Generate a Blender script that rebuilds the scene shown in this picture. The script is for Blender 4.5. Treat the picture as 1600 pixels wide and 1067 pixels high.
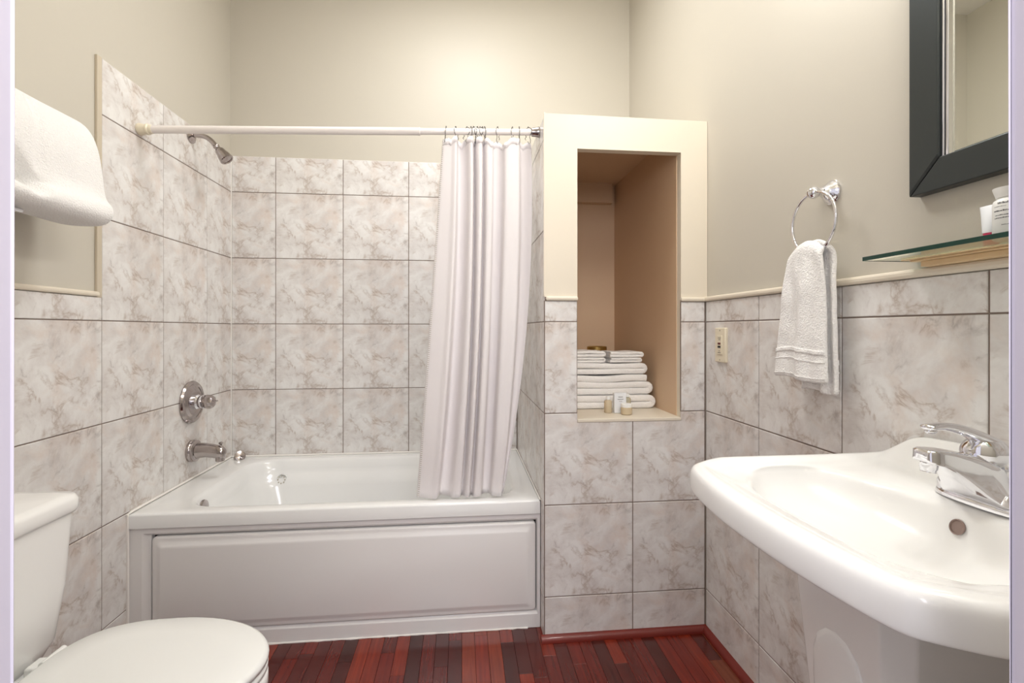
import bpy, bmesh, math, random
from mathutils import Vector, Matrix
from mathutils import noise as mnoise
random.seed(7)
for _o in list(bpy.data.objects):
    bpy.data.objects.remove(_o)
SC = bpy.context.scene
COL = SC.collection
H = 1.1496                      # eye height
YAW = 0.1033
# ------------------------------------------------------------------ camera, world, lights, exposure
cd = bpy.data.cameras.new('camera'); cam = bpy.data.objects.new('camera', cd); COL.objects.link(cam)
cam.location = (0, 0, H); cam.rotation_euler = (math.pi/2, 0, -YAW)
cd.sensor_width = 36; cd.lens = 771.08/1600*36; cd.shift_y = -18.87/1600; cd.clip_start = .02
SC.camera = cam
SC.view_settings.view_transform = 'Standard'; SC.view_settings.look = 'None'
SC.view_settings.exposure = 0.16; SC.view_settings.gamma = 1; SC.view_settings.use_curve_mapping = False
w = bpy.data.worlds.new('world'); SC.world = w; w.use_nodes = True
w.node_tree.nodes['Background'].inputs[0].default_value = (.9, .88, .95, 1)
w.node_tree.nodes['Background'].inputs[1].default_value = .85

def area(name, loc, target, sx, sy, power, col):
    l = bpy.data.lights.new(name, 'AREA'); l.shape = 'RECTANGLE'; l.size = sx; l.size_y = sy
    l.energy = power; l.color = col
    o = bpy.data.objects.new(name, l); COL.objects.link(o); o.location = loc
    o.rotation_euler = (Vector(target)-Vector(loc)).to_track_quat('-Z', 'Y').to_euler()
    return o
area('ceiling_light', (.05, 1.75, 3.0), (.05, 1.75, 0), .5, .5, 17, (1, 1, 1))
def bulb(name, loc, rad, power, col):
    l = bpy.data.lights.new(name, 'POINT'); l.shadow_soft_size = rad; l.energy = power; l.color = col
    o = bpy.data.objects.new(name, l); COL.objects.link(o); o.location = loc
for _y in (.98, .72, .46): bulb('vanity_bulb', (.76, _y, 2.36), .06, 7.6, (1, .995, .985))
area('hall_light', (.15, -.6, 1.85), (-.1, 2.0, .7), .9, .6, 19, (.97, .96, 1))

# ------------------------------------------------------------------ materials
def lin(c):
    f = lambda v: v/12.92 if v <= .04045 else ((v+.055)/1.055)**2.4
    return tuple(f(x/255) for x in c)+(1,)
def mat(name, col, rough=.5, metal=0, coat=0, bump=None, var=None, spec=.5, trans=0, ior=1.45, sss=0, sheen=0):
    m = bpy.data.materials.new(name); m.use_nodes = True; nt = m.node_tree; b = nt.nodes['Principled BSDF']
    c = lin(col)
    b.inputs['Base Color'].default_value = c; b.inputs['Roughness'].default_value = rough
    b.inputs['Metallic'].default_value = metal; b.inputs['Coat Weight'].default_value = coat
    b.inputs['Specular IOR Level'].default_value = spec
    b.inputs['Transmission Weight'].default_value = trans; b.inputs['IOR'].default_value = ior
    if sheen: b.inputs['Sheen Weight'].default_value = sheen
    tc = nt.nodes.new('ShaderNodeTexCoord')
    if var:                     # (scale, amount)
        n = nt.nodes.new('ShaderNodeTexNoise'); n.inputs['Scale'].default_value = var[0]; n.inputs['Detail'].default_value = 4
        nt.links.new(tc.outputs['Object'], n.inputs['Vector'])
        mx = nt.nodes.new('ShaderNodeMix'); mx.data_type = 'RGBA'
        mx.inputs[6].default_value = tuple(x*(1-var[1]) for x in c[:3])+(1,)
        mx.inputs[7].default_value = tuple(min(1, x*(1+var[1])) for x in c[:3])+(1,)
        nt.links.new(n.outputs['Fac'], mx.inputs[0]); nt.links.new(mx.outputs[2], b.inputs['Base Color'])
    if bump:                    # (scale, strength, distance)
        n = nt.nodes.new('ShaderNodeTexNoise'); n.inputs['Scale'].default_value = bump[0]; n.inputs['Detail'].default_value = 3
        nt.links.new(tc.outputs['Object'], n.inputs['Vector'])
        bp = nt.nodes.new('ShaderNodeBump'); bp.inputs['Strength'].default_value = bump[1]; bp.inputs['Distance'].default_value = bump[2]
        nt.links.new(n.outputs['Fac'], bp.inputs['Height']); nt.links.new(bp.outputs['Normal'], b.inputs['Normal'])
    return m
def ramp(nt, src, stops):
    r = nt.nodes.new('ShaderNodeValToRGB'); e = r.color_ramp.elements
    e[0].position, e[0].color = stops[0]; e[1].position, e[1].color = stops[-1]
    for p, c in stops[1:-1]:
        x = e.new(p); x.color = c
    nt.links.new(src, r.inputs[0]); return r
def marble():
    m = bpy.data.materials.new('marbled_ceramic'); m.use_nodes = True; nt = m.node_tree; b = nt.nodes['Principled BSDF']
    L = nt.links.new
    tc = nt.nodes.new('ShaderNodeTexCoord')
    def noise(scale, det, rough, dist, off=0):
        mp = nt.nodes.new('ShaderNodeMapping'); mp.inputs['Location'].default_value = (off, off*.7, off*.3)
        L(tc.outputs['Object'], mp.inputs['Vector'])
        n = nt.nodes.new('ShaderNodeTexNoise'); n.inputs['Scale'].default_value = scale; n.inputs['Detail'].default_value = det
        n.inputs['Roughness'].default_value = rough; n.inputs['Distortion'].default_value = dist
        L(mp.outputs[0], n.inputs['Vector']); return n.outputs['Fac']
    def mix(fac, a, bb, k=None):
        x = nt.nodes.new('ShaderNodeMix'); x.data_type = 'RGBA'
        if k is not None:
            mm = nt.nodes.new('ShaderNodeMath'); mm.operation = 'MULTIPLY'; L(fac, mm.inputs[0]); mm.inputs[1].default_value = k; fac = mm.outputs[0]
        L(fac, x.inputs[0])
        for i, v in ((6, a), (7, bb)):
            if isinstance(v, tuple): x.inputs[i].default_value = v
            else: L(v, x.inputs[i])
        return x.outputs[2]
    W = (1, 1, 1, 1); K = (0, 0, 0, 1)
    cloud = ramp(nt, noise(9, 5, .62, .4), [(.38, K), (.64, W)]).outputs[0]
    base = mix(cloud, lin((238, 236, 233)), lin((216, 210, 206)))
    pink = ramp(nt, noise(7, 4, .6, .4, 3.1), [(.52, K), (.7, W)]).outputs[0]
    base = mix(pink, base, lin((218, 198, 184)), .5)
    def veins(scale, off, width, mlo, mhi, moff, ms):
        n2 = noise(scale, 5, .58, .9, off)
        s = nt.nodes.new('ShaderNodeMath'); s.operation = 'SUBTRACT'; L(n2, s.inputs[0]); s.inputs[1].default_value = .5
        a = nt.nodes.new('ShaderNodeMath'); a.operation = 'ABSOLUTE'; L(s.outputs[0], a.inputs[0])
        vein = ramp(nt, a.outputs[0], [(0, W), (width, (.5, .5, .5, 1)), (width*3.6, K)]).outputs[0]
        mask = ramp(nt, noise(ms, 4, .6, .2, moff), [(mlo, K), (mhi, W)]).outputs[0]
        mu = nt.nodes.new('ShaderNodeMath'); mu.operation = 'MULTIPLY'; L(vein, mu.inputs[0]); L(mask, mu.inputs[1]); return mu.outputs[0]
    base = mix(veins(7.5, 5.2, .013, .49, .62, 14.3, 9), base, lin((166, 142, 122)), .62)
    base = mix(veins(9, 31.7, .016, .52, .62, 2.3, 12), base, lin((150, 138, 132)), .5)
    blot = ramp(nt, noise(17, 5, .66, .5, 21), [(.58, K), (.74, W)]).outputs[0]
    base = mix(blot, base, lin((170, 160, 154)), .45)
    oi = nt.nodes.new('ShaderNodeObjectInfo')
    mr = nt.nodes.new('ShaderNodeMapRange'); L(oi.outputs['Random'], mr.inputs[0]); mr.inputs[3].default_value = .965; mr.inputs[4].default_value = 1.0
    hs = nt.nodes.new('ShaderNodeHueSaturation'); L(mr.outputs[0], hs.inputs['Value']); L(base, hs.inputs['Color'])
    L(hs.outputs[0], b.inputs['Base Color'])
    b.inputs['Roughness'].default_value = .26; b.inputs['Specular IOR Level'].default_value = .45
    bp = nt.nodes.new('ShaderNodeBump'); bp.inputs['Strength'].default_value = .08; bp.inputs['Distance'].default_value = .004
    L(noise(14, 2, .5, 0, 2), bp.inputs['Height']); L(bp.outputs[0], b.inputs['Normal'])
    return m
def wood_floor():
    m = bpy.data.materials.new('red_mahogany'); m.use_nodes = True; nt = m.node_tree; b = nt.nodes['Principled BSDF']; L = nt.links.new
    oi = nt.nodes.new('ShaderNodeObjectInfo')
    r = ramp(nt, oi.outputs['Random'], [(0, lin((60, 18, 11))), (.25, lin((92, 23, 11))), (.6, lin((118, 30, 12))), (.85, lin((138, 44, 17))), (1, lin((120, 60, 34)))])
    tc = nt.nodes.new('ShaderNodeTexCoord'); mp = nt.nodes.new('ShaderNodeMapping'); mp.inputs['Scale'].default_value = (60, 3, 10)
    L(tc.outputs['Object'], mp.inputs[0])
    ad = nt.nodes.new('ShaderNodeVectorMath'); ad.operation = 'ADD'; L(mp.outputs[0], ad.inputs[0])
    cx = nt.nodes.new('ShaderNodeCombineXYZ'); mm = nt.nodes.new('ShaderNodeMath'); mm.operation = 'MULTIPLY'; mm.inputs[1].default_value = 97
    L(oi.outputs['Random'], mm.inputs[0]); L(mm.outputs[0], cx.inputs[0]); L(mm.outputs[0], cx.inputs[1]); L(cx.outputs[0], ad.inputs[1])
    n = nt.nodes.new('ShaderNodeTexNoise'); n.inputs['Scale'].default_value = 1.5; n.inputs['Detail'].default_value = 5; L(ad.outputs[0], n.inputs['Vector'])
    g = ramp(nt, n.outputs['Fac'], [(.3, (.55, .52, .5, 1)), (.7, (1.0, 1.0, 1.0, 1))])
    x = nt.nodes.new('ShaderNodeMix'); x.data_type = 'RGBA'; x.blend_type = 'MULTIPLY'; x.inputs[0].default_value = 1
    L(r.outputs[0], x.inputs[6]); L(g.outputs[0], x.inputs[7]); L(x.outputs[2], b.inputs['Base Color'])
    b.inputs['Roughness'].default_value = .24; b.inputs['Coat Weight'].default_value = .3; b.inputs['Coat Roughness'].default_value = .15
    return m
M = dict(
    tile=marble(), floor=wood_floor(),
    grout=mat('grout', (134, 118, 108), .9), caulk=mat('caulk', (246, 242, 236), .6),
    paint=mat('beige_eggshell_paint', (203, 197, 184), .42, bump=(220, .06, .002), var=(1.2, .02), spec=.35),
    cream=mat('cream_paint', (229, 219, 201), .45, bump=(180, .05, .002)),
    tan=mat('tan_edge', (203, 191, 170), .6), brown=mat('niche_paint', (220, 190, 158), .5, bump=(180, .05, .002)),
    ceilp=mat('ceiling_white', (238, 234, 226), .7),
    jamb=mat('door_frame_paint', (206, 200, 212), .4), porcelain=mat('white_porcelain', (246, 245, 242), .2, coat=.25),
    acryl=mat('tub_acrylic', (240, 240, 238), .16, coat=.4), apron=mat('tub_skirt_acrylic', (240, 238, 236), .2, coat=.3),
    seat=mat('seat_plastic', (235, 235, 231), .2, coat=.2), chrome=mat('chrome', (232, 232, 236), .06, 1),
    nickel=mat('aged_chrome', (176, 168, 166), .14, 1), wire=mat('wire', (120, 118, 116), .25, 1),
    towel=mat('white_terry', (250, 248, 245), .95, bump=(250, .75, .005), sheen=.3),
    cloth=mat('curtain_fabric', (252, 248, 247), .8, bump=(600, .15, .001)),
    rod=mat('white_enamel', (240, 233, 228), .25, coat=.3), frame=mat('dark_grey_metal', (66, 70, 70), .38, .6),
    black=mat('black_rubber', (14, 13, 14), .5), mirror=mat('silvered_glass', (236, 238, 232), .0, 1),
    glass=None, glassedge=mat('green_glass_edge', (14, 62, 50), .1), gold=mat('pale_gold_wood', (228, 200, 156), .35),
    brass=mat('brass', (190, 160, 96), .3, .9), ivory=mat('ivory_plastic', (232, 222, 198), .35),
    red=mat('dark_red_plastic', (96, 18, 16), .4), white=mat('white_plastic', (246, 246, 242), .3), pink=mat('pink_plastic', (232, 70, 112), .35),
    ink=mat('ink', (70, 70, 74), .6), amber=mat('clear_bottle', (214, 206, 180), .15, trans=.4), salt=mat('beige_scrub', (205, 188, 158), .4),
    round=mat('red_quarter_round', (112, 36, 26), .35, coat=.2, var=(8, .2)), paper=mat('card', (236, 238, 240), .6), shadowgap=mat('dark_gap', (40, 34, 32), .8),
    screw=mat('screw', (168, 160, 140), .3, .8), overflow=mat('overflow_hole', (150, 130, 122), .4, .3))
g = bpy.data.materials.new('clear_glass'); g.use_nodes = True; b = g.node_tree.nodes['Principled BSDF']
b.inputs['Base Color'].default_value = lin((222, 240, 232)); b.inputs['Roughness'].default_value = .02; b.inputs['Transmission Weight'].default_value = 1; b.inputs['IOR'].default_value = 1.5
M['glass'] = g
# curtain cloth lets some light through
nt = M['cloth'].node_tree; bs = nt.nodes['Principled BSDF']; tr = nt.nodes.new('ShaderNodeBsdfTranslucent'); tr.inputs[0].default_value = lin((250, 242, 246))
mx = nt.nodes.new('ShaderNodeMixShader'); mx.inputs[0].default_value = .2
nt.links.new(bs.outputs[0], mx.inputs[1]); nt.links.new(tr.outputs[0], mx.inputs[2]); nt.links.new(mx.outputs[0], nt.nodes['Material Output'].inputs[0])

# ------------------------------------------------------------------ geometry helpers
class G:
    def __init__(s): s.v = []; s.f = []
    def add(s, vs, fs):
        k = len(s.v); s.v += [tuple(x) for x in vs]; s.f += [tuple(i+k for i in f) for f in fs]
    def box(s, a, b):
        (x0, y0, z0), (x1, y1, z1) = a, b
        s.add([(x0,y0,z0),(x1,y0,z0),(x1,y1,z0),(x0,y1,z0),(x0,y0,z1),(x1,y0,z1),(x1,y1,z1),(x0,y1,z1)],
              [(0,3,2,1),(4,5,6,7),(0,1,5,4),(1,2,6,5),(2,3,7,6),(3,0,4,7)]); return s
    def loft(s, rings, cap0=True, cap1=True, closed=True):
        n = len(rings[0]); k = len(s.v)
        for r in rings: s.v += [tuple(p) for p in r]
        for i in range(len(rings)-1):
            for j in range(n if closed else n-1):
                a = k+i*n+j; b = k+i*n+(j+1) % n
                s.f.append((a, b, b+n, a+n))
        if cap0: s.f.append(tuple(k+j for j in reversed(range(n))))
        if cap1: s.f.append(tuple(k+(len(rings)-1)*n+j for j in range(n)))
        return s
    def tube(s, path, r, n=12, cap=True, closed=False, flat=1.0, up=None):
        P = [Vector(p) for p in path]; m = len(P)
        rr = r if isinstance(r, (list, tuple)) else [r]*m
        rings = []; ref = Vector(up) if up else None
        for i, p in enumerate(P):
            if closed: t = (P[(i+1) % m]-P[i-1]).normalized()
            else: t = (P[min(i+1, m-1)]-P[max(i-1, 0)]).normalized()
            if ref is None:
                ref = Vector((0, 0, 1)) if abs(t.z) < .9 else Vector((1, 0, 0))
            u = (ref-t*ref.dot(t)).normalized(); v = t.cross(u)
            if not up: ref = u
            rings.append([p+u*math.cos(2*math.pi*j/n)*rr[i]*flat+v*math.sin(2*math.pi*j/n)*rr[i] for j in range(n)])
        if closed:
            rings.append(rings[0]); s.loft(rings, False, False)
        else: s.loft(rings, cap, cap)
        return s
    def lathe(s, prof, o, d, n=28):
        """prof: (radius, distance along d)"""
        d = Vector(d).normalized(); o = Vector(o); a = Vector((0, 0, 1)) if abs(d.z) < .9 else Vector((1, 0, 0))
        u = (a-d*a.dot(d)).normalized(); v = d.cross(u)
        rings = [[o+d*h+(u*math.cos(2*math.pi*j/n)+v*math.sin(2*math.pi*j/n))*max(r, 1e-5) for j in range(n)] for r, h in prof]
        return s.loft(rings)
    def sphere(s, c, r, sc=(1, 1, 1), n=20, m=12):
        c = Vector(c); rings = []
        for i in range(m+1):
            t = math.pi*i/m; rr = max(math.sin(t), 1e-4)
            rings.append([c+Vector((math.cos(2*math.pi*j/n)*rr*sc[0], math.sin(2*math.pi*j/n)*rr*sc[1], -math.cos(t)*sc[2]))*r for j in range(n)])
        return s.loft(rings)
    def build(s, name, m, parent=None, smooth=True, bevel=0, seg=2, loc=None, kind=None, sub=0, solid=0, angle=40):
        off = Vector((0, 0, 0)); q = parent
        while q is not None: off += q.location; q = q.parent
        l = Vector(loc) if loc is not None else Vector((0, 0, 0))
        if parent is not None: l = Vector((0, 0, 0))
        me = bpy.data.meshes.new(name); me.from_pydata([Vector(p)-off-l for p in s.v], [], s.f)
        bm = bmesh.new(); bm.from_mesh(me); bmesh.ops.remove_doubles(bm, verts=bm.verts, dist=1e-6)
        bmesh.ops.recalc_face_normals(bm, faces=bm.faces); bm.to_mesh(me); bm.free()
        me.materials.append(m)
        o = bpy.data.objects.new(name, me); COL.objects.link(o); o.location = l; o.parent = parent
        if kind: o['kind'] = kind
        if solid:
            x = o.modifiers.new('solid', 'SOLIDIFY'); x.thickness = solid; x.offset = 0
        if bevel:
            x = o.modifiers.new('bevel', 'BEVEL'); x.width = bevel; x.segments = seg; x.limit_method = 'ANGLE'; x.angle_limit = math.radians(35); x.harden_normals = False
        if sub:
            x = o.modifiers.new('sub', 'SUBSURF'); x.levels = sub; x.render_levels = sub
        if smooth:
            for p in me.polygons: p.use_smooth = True
            try:
                me.set_sharp_from_angle(angle=math.radians(angle))
            except Exception: pass
        return o
def thing(name, loc, label, cat, group=None):
    o = bpy.data.objects.new(name, None); COL.objects.link(o); o.location = loc; o.empty_display_size = .05
    return tag(o, label, cat, group)
def tag(o, label, cat, group=None):
    o['label'] = label; o['category'] = cat
    if group: o['group'] = group
    return o
def copy_tree(o, parent=None):
    c = o.copy(); COL.objects.link(c); c.parent = parent
    for ch in list(o.children): copy_tree(ch, c)
    return c
def rr(cx, cy, hx, hy, r, z, n=8, m=6):
    """rounded rectangle ring, m points per straight edge, n per corner"""
    r = min(r, hx*.999, hy*.999); out = []
    for (sx, sy, a0) in ((1, 1, 0), (-1, 1, 90), (-1, -1, 180), (1, -1, 270)):
        for i in range(n):
            a = math.radians(a0+90*i/(n-1)); out.append((cx+sx*(hx-r)+r*math.cos(a), cy+sy*(hy-r)+r*math.sin(a), z))
        nx = {0: (-1, 1), 90: (-1, -1), 180: (1, -1), 270: (1, 1)}[a0]
        a = math.radians(a0+90)
        p = Vector(out[-1])
        q = Vector((cx+nx[0]*(hx-r)+r*math.cos(a), cy+nx[1]*(hy-r)+r*math.sin(a), z))
        for i in range(1, m+1): out.append(tuple(p.lerp(q, i/(m+1))))
    return out
def smooth01(t): t = max(0, min(1, t)); return t*t*(3-2*t)
def cr(pts, n):
    """Catmull-Rom through points"""
    P = [Vector(p) for p in pts]; out = []
    for i in range(len(P)-1):
        a = P[max(i-1, 0)]; b = P[i]; c = P[i+1]; d = P[min(i+2, len(P)-1)]
        for k in range(n):
            t = k/n; out.append(.5*((2*b)+(c-a)*t+(2*a-5*b+4*c-d)*t*t+(3*b-a-3*c+d)*t**3))
    out.append(P[-1]); return out

# ------------------------------------------------------------------ key dimensions
XL, XR, YB, YP, XP = -1.176, .932, 2.676, 1.803, .3066     # tile faces: left, right, back, niche wall front, niche wall left side
T = .34; Z0 = 1.178; TH = .008; CZ = 3.05; YF = .32         # tile module, a joint height, tile thickness, ceiling, front wall's inner face
PT = 1.947; TRZ = 1.256; TT = 2.045
NX0, NX1, NZ0, NZ1 = .4316, .8338, .815, 1.823              # niche opening

# ------------------------------------------------------------------ setting
def S(name, boxes, m, parent=None, bevel=0):
    gg = G()
    for a, b in boxes: gg.box(a, b)
    return gg.build(name, m, parent, smooth=False, bevel=bevel, kind='structure' if parent is None else None)
e = .0015   # tile backs sit a hair proud of grout
wl = S('wall_left', [((XL-.15, YF-.12, 0), (XL-TH, YB+.15, CZ))], M['paint'])
wr = S('wall_right', [((XR+TH, YF-.12, 0), (XR+.15, YB+.15, CZ))], M['paint'])
wb = S('wall_back', [((XL-TH, YB+TH, 0), (XR+TH, YB+.15, CZ))], M['paint'])
wf = S('wall_front', [((XL-TH, YF-.12, 0), (-.282, YF, CZ)), ((.418, YF-.12, 0), (XR+TH, YF, CZ)), ((-.282, YF-.12, 2.1), (.418, YF, CZ))], M['paint'])
S('ceiling', [((XL-.15, YF-.12, CZ), (XR+.15, YB+.15, CZ+.1))], M['ceilp'])
d1 = S('door_1', [((-.282, YF-.125, 0), (-.2668, YF+.005, 2.1)), ((.403, YF-.125, 0), (.418, YF+.005, 2.1)), ((-.2668, YF-.125, 2.085), (.403, YF+.005, 2.1))], M['jamb'], bevel=.002)
# niche wall: piers, block below, lintel and top
wn = S('wall_niche', [((XP+TH, YP+TH, 0), (NX0, YB+TH, PT)), ((NX1, YP+TH, 0), (XR+TH, YB+TH, PT)),
                      ((NX0, YP+TH, 0), (NX1, YB+TH, NZ0-.012)), ((NX0, YP+TH, NZ1), (NX1, YP+TH+.028, PT)), ((NX0, YP+TH+.028, PT-.015), (NX1, YB+TH, PT))], M['cream'])
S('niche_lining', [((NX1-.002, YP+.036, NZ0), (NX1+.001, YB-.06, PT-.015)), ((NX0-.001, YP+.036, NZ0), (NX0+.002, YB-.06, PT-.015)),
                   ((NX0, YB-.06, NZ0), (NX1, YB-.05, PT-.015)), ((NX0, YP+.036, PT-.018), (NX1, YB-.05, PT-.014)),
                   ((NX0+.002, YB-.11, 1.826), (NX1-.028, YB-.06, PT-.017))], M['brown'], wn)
S('niche_sill', [((NX0+.0005, YP-.002, NZ0-.012), (NX1-.0005, YB-.05, NZ0))], M['cream'], wn, bevel=.002)
gg = G(); _f = [(XP+.0005, TRZ+.014), (NX0, TRZ+.014), (NX0, NZ1), (NX1, NZ1), (NX1, TRZ+.014), (XR+TH-.001, TRZ+.014), (XR+TH-.001, PT-.001), (XP+.0005, PT+.003)]
gg.loft([[(a, YP+TH, b2) for a, b2 in _f], [(a, YP, b2) for a, b2 in _f]]).build('painted_face', M['cream'], wn, smooth=False)
S('corner_bead', [((XP-.002, YP-.002, 1.272), (XP+.004, YP+.006, PT+.006))], M['cream'], wn, bevel=.001)
# grout beds
gr_ = lambda a, b, p: S('grout', [(a, b)], M['grout'], p)
gt = .0022
gr_((XL-TH, 1.757, .0), (XL-gt, YB, TT-.002), wl); gr_((XL-TH, YF, 0), (XL-gt, 1.757, TRZ-.002), wl)
gr_((XL, YB-(-gt), .0), (XP, YB+TH, TT-.002), wb)
gr_((XR+gt, YF, 0), (XR+TH, YP, TRZ-.002), wr)
S('grout', [((XP, YP+gt, 0), (NX0, YP+TH, TRZ)), ((NX1, YP+gt, 0), (XR, YP+TH, TRZ)), ((NX0, YP+gt, 0), (NX1, YP+TH, NZ0-.013))], M['grout'], wn)
gr_((XP+gt, YP+.001, 0), (XP+TH, YB, PT-.004), wn)
# tiles
tile_cache = {}
def tile_mesh(poly):
    key = tuple((round(x, 4), round(y, 4)) for x, y in poly)
    if key in tile_cache: return tile_cache[key]
    n = len(poly); bw = .0016
    def inset(d):
        out = []
        for i in range(n):
            p0, p1, p2 = Vector(poly[i-1]), Vector(poly[i]), Vector(poly[(i+1) % n])
            a = (p1-p0).normalized(); b2 = (p2-p1).normalized()
            out.append(p1+Vector((-a.y, a.x))*d+Vector((-b2.y, b2.x))*d)
        return out
    r = [[(x, y, 0) for x, y in poly], [(x, y, TH-.0014) for x, y in poly], [(p.x, p.y, TH-.0004) for p in inset(bw*.5)], [(p.x, p.y, TH) for p in inset(bw*1.4)]]
    gg = G().loft(r, False, True)
    me = bpy.data.meshes.new('tile'); me.from_pydata(gg.v, [], gg.f); me.materials.append(M['tile'])
    tile_cache[key] = me; return me
JW = .0034
def lay(parent, O, U, W, ulines, vlines, skip=lambda u0, u1, v0, v1: False, ubase=None, vbase=None, polyfn=None):
    U = Vector(U); W = Vector(W); V = Vector((0, 0, 1)); O = Vector(O)
    for i in range(len(ulines)-1):
        for j in range(len(vlines)-1):
            u0, u1, v0, v1 = ulines[i], ulines[i+1], vlines[j], vlines[j+1]
            if u1-u0 < .012 or v1-v0 < .012 or skip(u0, u1, v0, v1): continue
            # nominal corner of the full tile (print is the same on each tile, cut tiles show a part)
            bu = u0 if (u1-u0 > T-.01 or i > 0) else u1-T
            bv = v0 if (v1-v0 > T-.01 or j > 0) else v1-T
            h = JW/2
            poly = None
            if polyfn: poly = polyfn(u0, u1, v0, v1)
            if poly is None: poly = [(u0+h, v0+h), (u1-h, v0+h), (u1-h, v1-h), (u0+h, v1-h)]
            jit = random.uniform(-.0002, .0003)
            me = tile_mesh([(x-bu, y-bv) for x, y in poly])
            o = bpy.data.objects.new('tile', me); COL.objects.link(o); o.parent = parent
            M4 = Matrix.Identity(4); p = O+U*bu+V*bv+W*(-TH+jit)
            for k in range(3): M4[k][0] = U[k]; M4[k][1] = V[k]; M4[k][2] = W[k]; M4[k][3] = p[k]
            o.matrix_local = M4
vl = [0, .158, .498, .838, 1.178, 1.518, 1.858, TT]
vlow = [0, .158, .498, .838, 1.178, TRZ]
# left wall (U=+y)
yc = [1.757+T*k for k in range(3)]+[YB]
lay(wl, (XL, 0, 0), (0, 1, 0), (1, 0, 0), [1.757, 2.097, 2.437, YB-.002], vl, skip=lambda u0, u1, v0, v1: v1 < .49 and u0 > 2.0)
lay(wl, (XL, 0, 0), (0, 1, 0), (1, 0, 0), [YF+.002, .397, .737, 1.077, 1.417, 1.757], vlow)
# back wall (U=+x)
lay(wb, (0, YB, 0), (1, 0, 0), (0, -1, 0), [XL+.002, -.957, -.617, -.277, .063, XP-.002], [.498, .838, 1.178, 1.518, 1.858, TT])
# right wall (U=-y): u = -y
lay(wr, (XR, 0, 0), (0, -1, 0), (-1, 0, 0), [-(YP-.002), -1.4646, -1.1246, -.7846, -.4446, -(YF+.002)], vlow)
# niche wall front
def notch(u0, u1, v0, v1):
    h = JW/2
    if abs(v0-.498) > .01: return None
    zt = NZ0-.0125
    if u0 < .4: return [(u0+h, v0+h), (u1-h, v0+h), (u1-h, zt), (NX0, zt), (NX0, v1-h), (u0+h, v1-h)]
    return [(u0+h, v0+h), (u1-h, v0+h), (u1-h, v1-h), (NX1, v1-h), (NX1, zt), (u0+h, zt)]
lay(wn, (0, YP, 0), (1, 0, 0), (0, -1, 0), [XP+.001, .6447, XR-.002], [0, .158, .498, .838], polyfn=notch)
lay(wn, (0, YP, 0), (1, 0, 0), (0, -1, 0), [XP+.001, NX0], [.838, 1.178, TRZ])
lay(wn, (0, YP, 0), (1, 0, 0), (0, -1, 0), [NX1, XR-.002], [.838, 1.178, TRZ])
# niche wall, side towards the bath (U=-y)
lay(wn, (XP, 0, 0), (0, -1, 0), (-1, 0, 0), [-(YB-.002), -2.483, -2.143, -(YP+.001)], [0, .158, .498, .838, 1.178, 1.518, 1.858, PT-.004], skip=lambda u0, u1, v0, v1: v1 < .49 and u0 < -2.2)
# trims: bullnose caps on the wainscot
def trim(name, path, r=.011, m=None, n=10):
    return G().tube(path, r, n).build(name, m or M['cream'], kind='structure')
def cap(name, a, b):
    return S(name, [(a, b)], M['cream'], bevel=.006)
cap('trim_1', (XL-TH, YF, TRZ), (XL+.006, 1.742, TRZ+.017))
cap('trim_2', (XR-.008, YF, TRZ), (XR+TH, YP, TRZ+.018))
cap('trim_3', (XP+.006, YP-.010, TRZ), (NX0+.002, YP+TH, TRZ+.016))
cap('trim_4', (NX1-.002, YP-.010, TRZ), (XR, YP+TH, TRZ+.016))
S('trim_5', [((XL-TH, 1.734, TRZ-.002), (XL+.001, 1.7562, TT))], M['tan'], bevel=.002)
# bath-side corner caulk lines
S('trim_6', [((XL-.001, YB-.005, .495), (XL+.004, YB+.001, TT))], M['caulk'], bevel=.002)
# quarter rounds
def quarter(name, p0, p1, out, r=.022):
    p0 = Vector(p0); p1 = Vector(p1); out = Vector(out); rings = []
    for p in (p0, p1):
        rings.append([p]+[p+out*r*math.cos(a)+Vector((0, 0, r*math.sin(a))) for a in [math.pi/2*k/6 for k in range(7)]])
    return G().loft(rings).build(name, M['round'], kind='structure')
quarter('baseboard_niche', (XP-.012, YP-.0005, 0), (XR-.001, YP-.0005, 0), (0, -1, 0))
quarter('baseboard_right', (XR-.0005, YP-.001, 0), (XR-.0005, YF+.001, 0), (-1, 0, 0))
# floor
fl = S('floor', [((XL-.15, -1.2, -.06), (XR+.15, YB+.15, -.012))], M['shadowgap'])
sw = .0475; x = XL-TH; k = 0
while x < XR+TH-.01:
    y = YF-.13+random.uniform(-.9, 0)
    while y < 1.93:
        L = random.choice([.45, .7, .9, 1.2, .3])
        y0, y1 = max(y, YF-.14), min(y+L, 1.93)
        if y1-y0 > .03:
            x1 = min(x+sw, XR+TH)
            cxm, cym = (x+x1)/2, (y0+y1)/2
            gg = G(); hx, hy = (x1-x)/2-.0004, (y1-y0)/2-.0004; b_ = .0007
            gg.loft([[(sx*(hx-q), sy*(hy-q), zz) for sx, sy in ((-1, -1), (1, -1), (1, 1), (-1, 1))] for q, zz in ((0, -.012), (0, -b_), (b_, 0))], False, True)
            me = bpy.data.meshes.new('plank'); me.from_pydata(gg.v, [], gg.f); me.materials.append(M['floor'])
            o = bpy.data.objects.new('plank', me); COL.objects.link(o); o.location = (cxm, cym, random.uniform(-.0003, 0)); o.parent = fl
        y += L
    x += sw

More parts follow.
